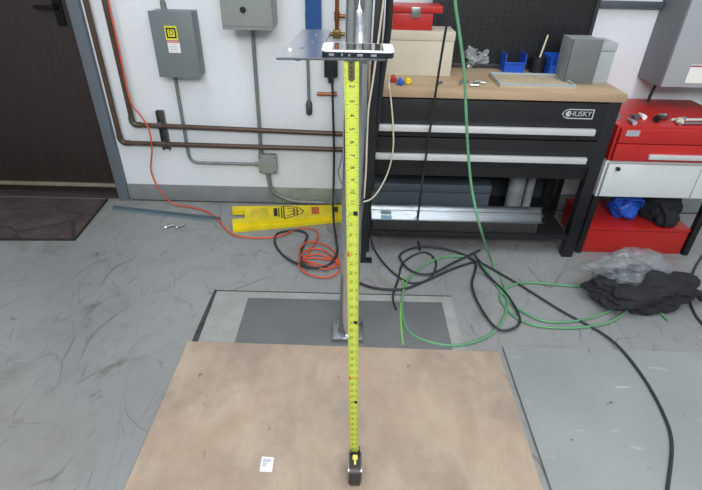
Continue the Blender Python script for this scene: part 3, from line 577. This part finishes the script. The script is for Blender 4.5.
# ================= WORKBENCH =================
bn = thing('workbench', 'black two-drawer workbench with wooden top and long silver handles', 'workbench', (.65, 2.3, 0))
X0, X1, YF, YB, ZT = .045, 1.165, 2.10, 2.565, .85
obj('worktop', MB().box(X0, X1+.01, YF-.005, YB, ZT-.034, ZT, .003), MC['worktop_wood'], bn)
q_ = MB(); q_.box(X0+.005, X1-.005, YF+.02, YB, .44, ZT-.034, .002); obj('drawer_housing', q_, black, bn)
for (z0_, z1_, hz) in ((.64, .808, .685), (.505, .634, .550)):
    dr_ = obj('drawer', MB().box(X0+.05, X1-.055, YF+.002, YF+.022, z0_, z1_, .002), black, bn)
    h_ = MB(); h_.box(X0+.055, X1-.09, YF-.022, YF-.002, hz-.016, hz+.013, .003); h_.box(X0+.065, X0+.08, YF-.01, YF+.005, hz-.012, hz+.01); h_.box(X1-.105, X1-.09, YF-.01, YF+.005, hz-.012, hz+.01)
    lab(obj('drawer_handle', h_, alu, dr_), 'long silver handle')
    if z1_ > .8:
        bz = (0.913, 1.0527, 0.761)
        w_ = (bz[1]-bz[0]); hh = .022; xc = (bz[0]+bz[1])/2; zc = bz[2]
        o_ = []; n_in = []
        def outl(s_): 
            p = [(bz[1]-s_, zc-hh+s_), (bz[1]-s_, zc+hh-s_), (bz[0]+.030, zc+hh-s_)]
            p += [(bz[0]+.012, zc+hh*.72-s_*.8), (bz[0]+s_, zc), (bz[0]+.012, zc-hh*.72+s_*.8), (bz[0]+.030, zc-hh+s_)]
            return p
        MZ = Matrix(((1, 0, 0, 0), (0, 0, 1, 0), (0, 1, 0, 0), (0, 0, 0, 1)))
        bb = MB(); oo, ii = outl(0), outl(.0045); n = len(oo)
        bb.add([(p[0], YF-.001, p[1]) for p in oo]+[(p[0], YF-.001, p[1]) for p in ii], [(i, (i+1) % n, n+(i+1) % n, n+i) for i in range(n)])
        bb.text('HUSKY', .031, Matrix.Translation((xc+.012, YF-.0012, zc)) @ Matrix.Rotation(PI/2, 4, 'X'), .0004)
        bb.add([(bz[0]+.014, YF-.001, zc), (bz[0]+.026, YF-.001, zc+.013), (bz[0]+.038, YF-.001, zc+.012), (bz[0]+.030, YF-.001, zc+.002), (bz[0]+.038, YF-.001, zc-.010), (bz[0]+.026, YF-.001, zc-.013)], [(0, 1, 2, 3), (0, 3, 4, 5)])
        lab(obj('badge', bb, alu, dr_), 'silver outlined badge with lettering')
for (a, b) in ((X0, X0+.05), (X1-.055, X1)):
    obj('leg', MB().box(a, b, YF+.005, YF+.055, .0, ZT-.034, .003), black, bn); obj('leg', MB().box(a, b, YB-.05, YB, .0, ZT-.034, .003), black, bn)
obj('bottom_shelf', MB().box(X0+.05, X1-.055, YF+.01, YB-.01, .10, .13, .002), black, bn)
obj('back_panel', MB().box(X0+.05, X1-.055, YB-.02, YB-.01, .13, .44), mat('charcoal', (46, 48, 52), .6), bn)
# on the bottom shelf
tag(obj('foam_block', MB().box(.105, .95, YF+.02, YF+.20, .13, .19, .006), foam), 'rough black foam block on the bottom shelf of the bench', 'foam')
for k, (y, zz, x1) in enumerate(((YF+.045, .190, .98), (YF+.115, .190, 1.0))):
    t = thing('aluminium_angle', ['long silver angle at the front on the black foam under the bench', 'long silver angle behind the front one on the black foam'][k], 'metal bar', (.19, y, zz), 'silver angles on the bottom shelf')
    obj('flat_leg', MB().box(.102, x1, y-.026, y+.026, zz, zz+.004), steel, t); obj('upright_leg', MB().box(.102, x1, y+.022, y+.026, zz+.004, zz+.032), steel, t)
tag(obj('blue_label_tag', MB().box(.150, .205, YF+.025, YF+.06, .1945, .1955), mat('pale_blue', (150, 190, 210), .5)), 'small pale blue tag stuck on the silver angle', 'label')
t = thing('flat_case', 'wide slate grey flat case on the bottom shelf behind the silver angles', 'case', (.5, YF+.33, .13))
obj('case_base', MB().box(.11, .74, YF+.22, YF+.44, .13, .25, .006), darkgrey, t); obj('case_lid', MB().box(.108, .742, YF+.218, YF+.442, .253, .30, .006), darkgrey, t)
t = thing('rolled_sheet', 'upright roll of light grey sheet standing at the right end of the bottom shelf', 'roll', (.93, YF+.33, .13))
for dx, rr, hh in ((0, .045, .24), (.075, .022, .23)):
    obj('roll_body', MB().cyl((.90+dx, YF+.30, .13), (.90+dx, YF+.30, .13+hh), rr, 24), mat('roll_grey', (142, 146, 150), .5, 0, .2, 14), t)
    
# on the worktop
def lid_box(name, label, x0, x1, y0, y1, z0, z1, m, cat, M=None, lid=.2):
    t = thing(name, label, cat, ((x0+x1)/2, (y0+y1)/2, z0))
    zz = z1-(z1-z0)*lid
    obj('box_body', MB().box(x0, x1, y0, y1, z0, zz-.001, .003), m, t); obj('box_lid', MB().box(x0-.002, x1+.002, y0-.002, y1+.002, zz, z1, .003), m, t); return t
CBX = (0.1426, 0.4474)
lid_box('cardboard_box', 'pale carton on the left end of the worktop under the red tool box', CBX[0], CBX[1], 2.34, 2.50, ZT, 1.045, card, 'box')
t = thing('red_tool_box', 'small red box with grey latch stacked on the pale carton', 'tool box', (CBX[0]+.08, 2.42, 1.045))
obj('box_body', MB().box(CBX[0]+.02, CBX[0]+.20, 2.36, 2.48, 1.045, 1.115, .004), red, t); obj('box_lid', MB().box(CBX[0]+.016, CBX[0]+.24, 2.356, 2.484, 1.117, 1.145, .004), red, t)
obj('latch', MB().box(CBX[0]+.10, CBX[0]+.14, 2.35, 2.357, 1.10, 1.14, .001), steel, t)
cols = [(red, 'red', .172, 2.22), (bluebin, 'blue', .20, 2.17), (yellow, 'yellow', .235, 2.19)]
for m_, nm, x, y in cols:
    t = thing('screwdriver', 'screwdriver with %s handle lying on the left end of the worktop' % nm, 'screwdriver', (x, y, ZT), 'loose screwdrivers')
    zc = ZT+.014
    obj('handle', MB().tube([(x, y-.02, zc), (x, y-.015, zc), (x, y+.03, zc), (x, y+.04, zc)], [.009, .014, .012, .006], 12), m_, t)
    obj('shaft', MB().tube([(x, y+.04, zc), (x+.01, y+.11, ZT+.005)], .003, 8), steel, t)
t = thing('pegboard', 'large black perforated tool board standing behind the worktop', 'pegboard', (.75, 2.6, ZT))
pbx = (0.373, 1.1426)
obj('board', MB().box(pbx[0], pbx[1], YB-.02, YB-.008, ZT, 1.75), black, t)
q_ = MB()
for (a, b, c, d_) in ((pbx[0]-.012, pbx[0]+.012, ZT, 1.75), (pbx[1]-.012, pbx[1]+.006, ZT, 1.75), (pbx[0], pbx[1], ZT, ZT+.02)): q_.box(a, b, YB-.03, YB-.004, c, d_, .002)
lab(obj('frame', q_, mat('frame_dark_grey', (60, 63, 68), .4, .4), t), 'dark grey metal frame')
q_ = MB()
for i in range(22):
    for j in range(14):
        x = pbx[0]+.03+i*(pbx[1]-pbx[0]-.06)/21; z = ZT+.05+j*.026; q_.add([(x-.003, YB-.0205, z-.003), (x+.003, YB-.0205, z-.003), (x+.003, YB-.0205, z+.003), (x-.003, YB-.0205, z+.003)], [(0, 1, 2, 3)])
o = obj('peg_holes', q_, mat('hole_black', (8, 8, 9), .9), t); o['kind'] = 'stuff'
t = thing('crumpled_bag', 'crumpled clear plastic bag on the worktop beside the blue bins', 'bag', (.5, 2.3, ZT))
def lump(cx_, cy_, z_, rx_, ry_, rz_, seed, amp=.25, n=4):
    bm = bmesh.new(); bmesh.ops.create_icosphere(bm, subdivisions=n, radius=1); rnd = random.Random(seed)
    o_ = Vector((seed*3.1, seed*1.7, seed))
    for v in bm.verts:
        d_ = v.co.normalized(); a_ = noise.noise(d_*1.6+o_); b_ = 1-abs(noise.noise(d_*3.5+o_))*2; c2 = 1-abs(noise.noise(d_*8+o_))*2
        s_ = 1+amp*(1.2*a_+.4*b_+.08*c2-.25); c_ = v.co*s_
        v.co = Vector((cx_+c_.x*rx_, cy_+c_.y*ry_, max(z_, z_+rz_*.8+c_.z*rz_)))
    mb = MB(); mb.take(bm); return mb
LB = (0.6091, 2.5787, 0.85)
t.location = (LB[0], LB[1], ZT)
obj('film', lump(LB[0], LB[1], ZT, .07, .06, .055, 3, .5), bag, t); obj('knot', MB().tube([(LB[0], LB[1], ZT+.09), (LB[0]+.01, LB[1], ZT+.12)], [.008, .02], 10), bag, t)
for k, (bx0, by0, lb) in enumerate([(0.7279, 2.4509999999999996, 'blue open-front bin on the worktop left of the black can'), (0.9271, 2.3924, 'blue open-front bin on the worktop between can and grey box')]):
    t = thing('storage_bin', lb, 'bin', (bx0, by0, ZT), 'blue bins on the worktop')
    q_ = MB(); w_, d_, h_ = .10, .13, .085
    q_.box(bx0, bx0+w_, by0, by0+d_, ZT, ZT+.004); q_.box(bx0, bx0+.004, by0, by0+d_, ZT+.004, ZT+h_); q_.box(bx0+w_-.004, bx0+w_, by0, by0+d_, ZT+.004, ZT+h_)
    q_.box(bx0+.004, bx0+w_-.004, by0+d_-.004, by0+d_, ZT+.004, ZT+h_); q_.box(bx0+.004, bx0+w_-.004, by0, by0+.004, ZT+.004, ZT+h_*.55)
    obj('bin_shell', q_, bluebin, t); obj('bin_lip', MB().box(bx0-.002, bx0+w_+.002, by0-.006, by0, ZT+h_*.5, ZT+h_*.58, .001), bluebin, t)
CP = (0.8967, 2.479, 0.85)
t = thing('black_can', 'black open can on the worktop holding a brush', 'can', (CP[0], CP[1], ZT))
obj('can_body', MB().tube([(CP[0], CP[1], ZT), (CP[0], CP[1], ZT+.07), (CP[0], CP[1], ZT+.072), (CP[0], CP[1], ZT+.01)], [.036, .038, .034, .032], 28), black, t)
t = thing('paint_brush', 'pale stick-handled brush standing in the black can', 'brush', (CP[0], CP[1], ZT+.012))
obj('brush_handle', MB().tube([(CP[0], CP[1], ZT+.05), (CP[0]+.022, CP[1]+.01, ZT+.17)], [.005, .004], 10), cream, t); obj('bristles', MB().tube([(CP[0]-.006, CP[1], ZT+.014), (CP[0], CP[1], ZT+.05)], [.011, .007], 12), ink, t)
fb = (0.6384, 0.9748999999999999, 2.1675, 2.3755)
t = thing('flat_tray', 'pale flat rectangular tray near the front of the worktop', 'tray', (fb[0], fb[2], ZT))
obj('tray_base', MB().box(fb[0], fb[1], fb[2], fb[3], ZT, ZT+.008, .002), mat('tray_tan', (188, 172, 144), .5), t)
q_ = MB(); q_.box(fb[0], fb[1], fb[2], fb[2]+.008, ZT+.008, ZT+.018, .002); q_.box(fb[0], fb[1], fb[3]-.008, fb[3], ZT+.008, ZT+.018, .002); q_.box(fb[0], fb[0]+.008, fb[2]+.008, fb[3]-.008, ZT+.008, ZT+.018, .002); q_.box(fb[1]-.008, fb[1], fb[2]+.008, fb[3]-.008, ZT+.008, ZT+.018, .002)
obj('tray_rim', q_, palepanel, t)
GB = (0.9533, 1.0833, 2.2575, 0.19)
t = thing('grey_box', 'grey upright box with a paler side at the right end of the worktop', 'box', (GB[0]+.05, GB[2], ZT))
obj('front_face', MB().box(GB[0], GB[1], GB[2], GB[2]+.012, ZT, ZT+GB[3], .002), mat('box_mid_grey', (104, 108, 110), .5), t)
lab(obj('box_body', MB().box(GB[0]+.002, GB[1]-.002, GB[2]+.012, GB[2]+.14, ZT, ZT+GB[3]-.003, .003), mat('pale_grey_box', (140, 146, 150), .5), t), 'paler grey body')
lid_box('grey_carton', 'paler grey carton tucked behind the right side of the upright grey box', GB[1]+.004, GB[1]+.075, GB[2]+.02, GB[2]+.16, ZT, ZT+GB[3]*.92, palepanel, 'box')
rnd = random.Random(5)
for k in range(7):
    x = .36+rnd.random()*.24; y = 2.16+rnd.random()*.08; an = rnd.random()*PI; l = .02+.02*rnd.random()
    tag(obj('metal_fitting', MB().tube([(x, y, ZT+.007), (x+l*math.cos(an), y+l*math.sin(an), ZT+.007)], .006, 8), steel), 'small metal fitting among loose hardware on the worktop front', 'fitting', 'loose hardware on the worktop')

# ================= RIGHT SIDE =================
RC = (1.2, 1.8, 2.12, 0.532, 0.7)    # x0,x1,yf,z0,z1
x0, x1, yf, z0, z1 = RC
t = thing('red_tool_chest', 'wide red tool chest with silver drawer handle right of the black bench', 'tool chest', (x0, yf, z0))
obj('chest_body', MB().box(x0, x1, yf+.02, 2.6, z0, z1, .004), red, t)
zm = z0+(z1-z0)*.55
dd = obj('drawer', MB().box(x0+.012, x1-.012, yf, yf+.02, z0+.006, zm-.004, .003), red, t)
lab(obj('drawer_handle', MB().box(x0+.17, x1-.05, yf-.018, yf, z0+.022, z0+.045, .004), alu, dd), 'silver drawer handle')
dd = obj('drawer', MB().box(x0+.012, x1-.012, yf, yf+.02, zm, z1-.008, .003), red, t)
lab(obj('name_plate', MB().box(x0+.035, x0+.095, yf-.002, yf, zm+.035, zm+.062), palepanel, dd), 'pale name plate')
obj('lock', MB().tube([(x1-.20, yf, zm+.02), (x1-.20, yf-.004, zm+.02)], .007, 12), steel, dd)
t = thing('white_cabinet', 'white low cabinet unit carrying the red tool chest', 'cabinet', (x0, yf, .34))
obj('cabinet_body', MB().box(x0, x1, yf+.025, 2.6, .34, z0-.002, .004), whitepanel, t)
dd = obj('door_panel', MB().box(x0+.01, x1-.15, yf+.005, yf+.025, .35, z0-.012, .003), whitepanel, t); obj('knob', MB().tube([(x0+.05, yf+.005, z0-.03), (x0+.05, yf-.012, z0-.03), (x0+.05, yf-.02, z0-.03)], [.006, .01, .006], 14), black, dd)
obj('door_panel', MB().box(x1-.145, x1-.01, yf+.005, yf+.025, .35, z0-.012, .003), whitepanel, t)
for (a, b) in ((x0, x0+.03), (x1-.03, x1)):
    obj('leg', MB().box(a, b, yf+.03, yf+.06, 0, .34), black, t); obj('leg', MB().box(a, b, 2.56, 2.59, 0, .34), black, t)
t = thing('red_crate', 'long red box on the floor under the white cabinet', 'crate', (x0+.1, yf+.1, 0))
obj('crate_body', MB().box(x0+.035, x1-.04, yf+.04, yf+.36, 0, .135, .006), red, t); obj('crate_lid', MB().box(x0+.033, x1-.038, yf+.036, yf+.364, .137, .155, .004), red, t)
t = thing('blue_bag', 'bright blue bag sitting on the red box under the white cabinet', 'bag', (x0+.23, yf+.2, .155))
obj('bag_body', lump(x0+.26, yf+.18, .155, .075, .07, .075, 11, .3), bluebin, t); obj('bag_strap', MB().tube(spline([(x0+.21, yf+.11, .25), (x0+.23, yf+.09, .29), (x0+.29, yf+.09, .29), (x0+.31, yf+.11, .25)]), .006, 8), bluebin, t)
t = thing('backpack', 'black backpack under the right end of the white cabinet', 'backpack', (x0+.43, yf+.15, .155))
obj('pack_body', lump(x0+.44, yf+.16, .155, .10, .10, .09, 21, .2), blackfab, t); obj('pack_pocket', lump(x0+.44, yf+.07, .155, .06, .03, .05, 22, .15), blackfab, t); obj('pack_strap', MB().tube(spline([(x0+.37, yf+.07, .29), (x0+.40, yf+.03, .24), (x0+.41, yf+.02, .18)]), .008, 8), blackfab, t)
# clutter on the tool chest
rnd = random.Random(9)
mm = [steel, palepanel, darkgrey, white, black, steel, cream, galv]
kinds = ['steel socket', 'pale grey plug', 'slate grey fitting', 'white cap', 'black grip', 'steel spacer', 'cream connector', 'zinc clip']
for k in range(8):
    x = x0+.03+k*.045; y = yf+.06+rnd.random()*.12; an = rnd.random()*PI; l = .04+.03*rnd.random(); r = .010+.007*rnd.random(); dx_, dy_ = l/2*math.cos(an)*.5, l/2*math.sin(an)
    tag(obj('small_tool', MB().tube([(x-dx_, y-dy_, z1+r), (x-dx_*.2, y-dy_*.2, z1+r), (x, y, z1+r), (x+dx_, y+dy_, z1+r)], [r, r, r*.6, r*.5], 10), mm[k]), '%s among the small tools on top of the red chest' % kinds[k], 'tool')
for k, (m_, nm) in enumerate(((steel, 'front steel rod'), (alu, 'rear silver rod'))):
    tag(obj('metal_rod', MB().tube([(x0+.28, yf+.05+k*.05, z1+.008), (x1-.02, yf+.07+k*.05, z1+.008)], .007, 10), m_), nm+' lying along the top of the red chest', 'rod')
# machine cabinet on the wall
MCB = (1.4915, 0.8065, 2.4084)   # X left, z bottom, yfront
t = thing('machine_cabinet', 'tall grey machine cabinet on the wall at the right edge', 'cabinet', (MCB[0], YW, MCB[1]))
obj('cabinet_side', MB().box(MCB[0], 2.4, MCB[2]+.01, YW-.002, MCB[1], 2.1, .003), greypanel, t)
dd = lab(obj('front_panel', MB().box(MCB[0]+.003, 2.4, MCB[2], MCB[2]+.01, MCB[1]+.004, 2.1, .002), palepanel, t), 'paler front panel')
q_ = MB(); lx, lz = (1.6004, 0.8319); q_.box(lx, lx+.11, MCB[2]-.0012, MCB[2], lz, lz+.085); obj('notice', q_, paper, dd)
q_ = MB(); q_.box(lx, lx+.11, MCB[2]-.002, MCB[2]-.0012, lz+.075, lz+.082); lab(obj('notice_stripe', q_, mat('dull_red', (150, 70, 90), .5), dd), 'dull red stripe')
tag(obj('cable_drop', MB().tube([(1.521, 2.5, 0.8013), (1.5123, 2.5, 0.741), (1.5123, 2.5, 0.71)], .008, 10), rubber), 'short dark cable dropping from the machine cabinet to the chest top', 'cable')
WB_ = (1.1394, 1.4832, 1.1315)
t = thing('wall_board', 'white board with dark lower frame on the wall between black board and grey cabinet', 'board', (WB_[0], YW, WB_[2]))
obj('board_face', MB().box(WB_[0], WB_[1], YW-.02, YW, WB_[2]+.03, 1.9), whitepanel, t); obj('board_frame', MB().box(WB_[0]-.005, WB_[1]+.005, YW-.035, YW, WB_[2], WB_[2]+.03, .002), mat('frame_slate', (84, 92, 100), .4, .3), t)
# wrapped bag on floor
BG = (1.3413, 1.771, 0.22, 0.13)
t = thing('wrapped_bundle', 'black fabric bundle loosely wrapped in clear plastic on the floor right of the bench', 'bundle', (BG[0], BG[1], 0))
obj('bundle_body', lump(BG[0], BG[1], 0, BG[2], BG[3], .085, 31, .34, 5), blackfab, t)
obj('plastic_wrap', lump(BG[0]-.06, BG[1]+.05, .05, BG[2]*.75, BG[3]*.8, .09, 33, .36, 5), mat('wrap_film', (150, 156, 162), .12, 0, .25, 12, .8, alpha=.4), t)
obj('tied_end', MB().tube(spline([(BG[0]+BG[2]*.8, BG[1]-.02, .07), (BG[0]+BG[2]*1.1, BG[1]-.03, .06), (BG[0]+BG[2]*1.3, BG[1]-.02, .03)]), .02, 10), blackfab, t)
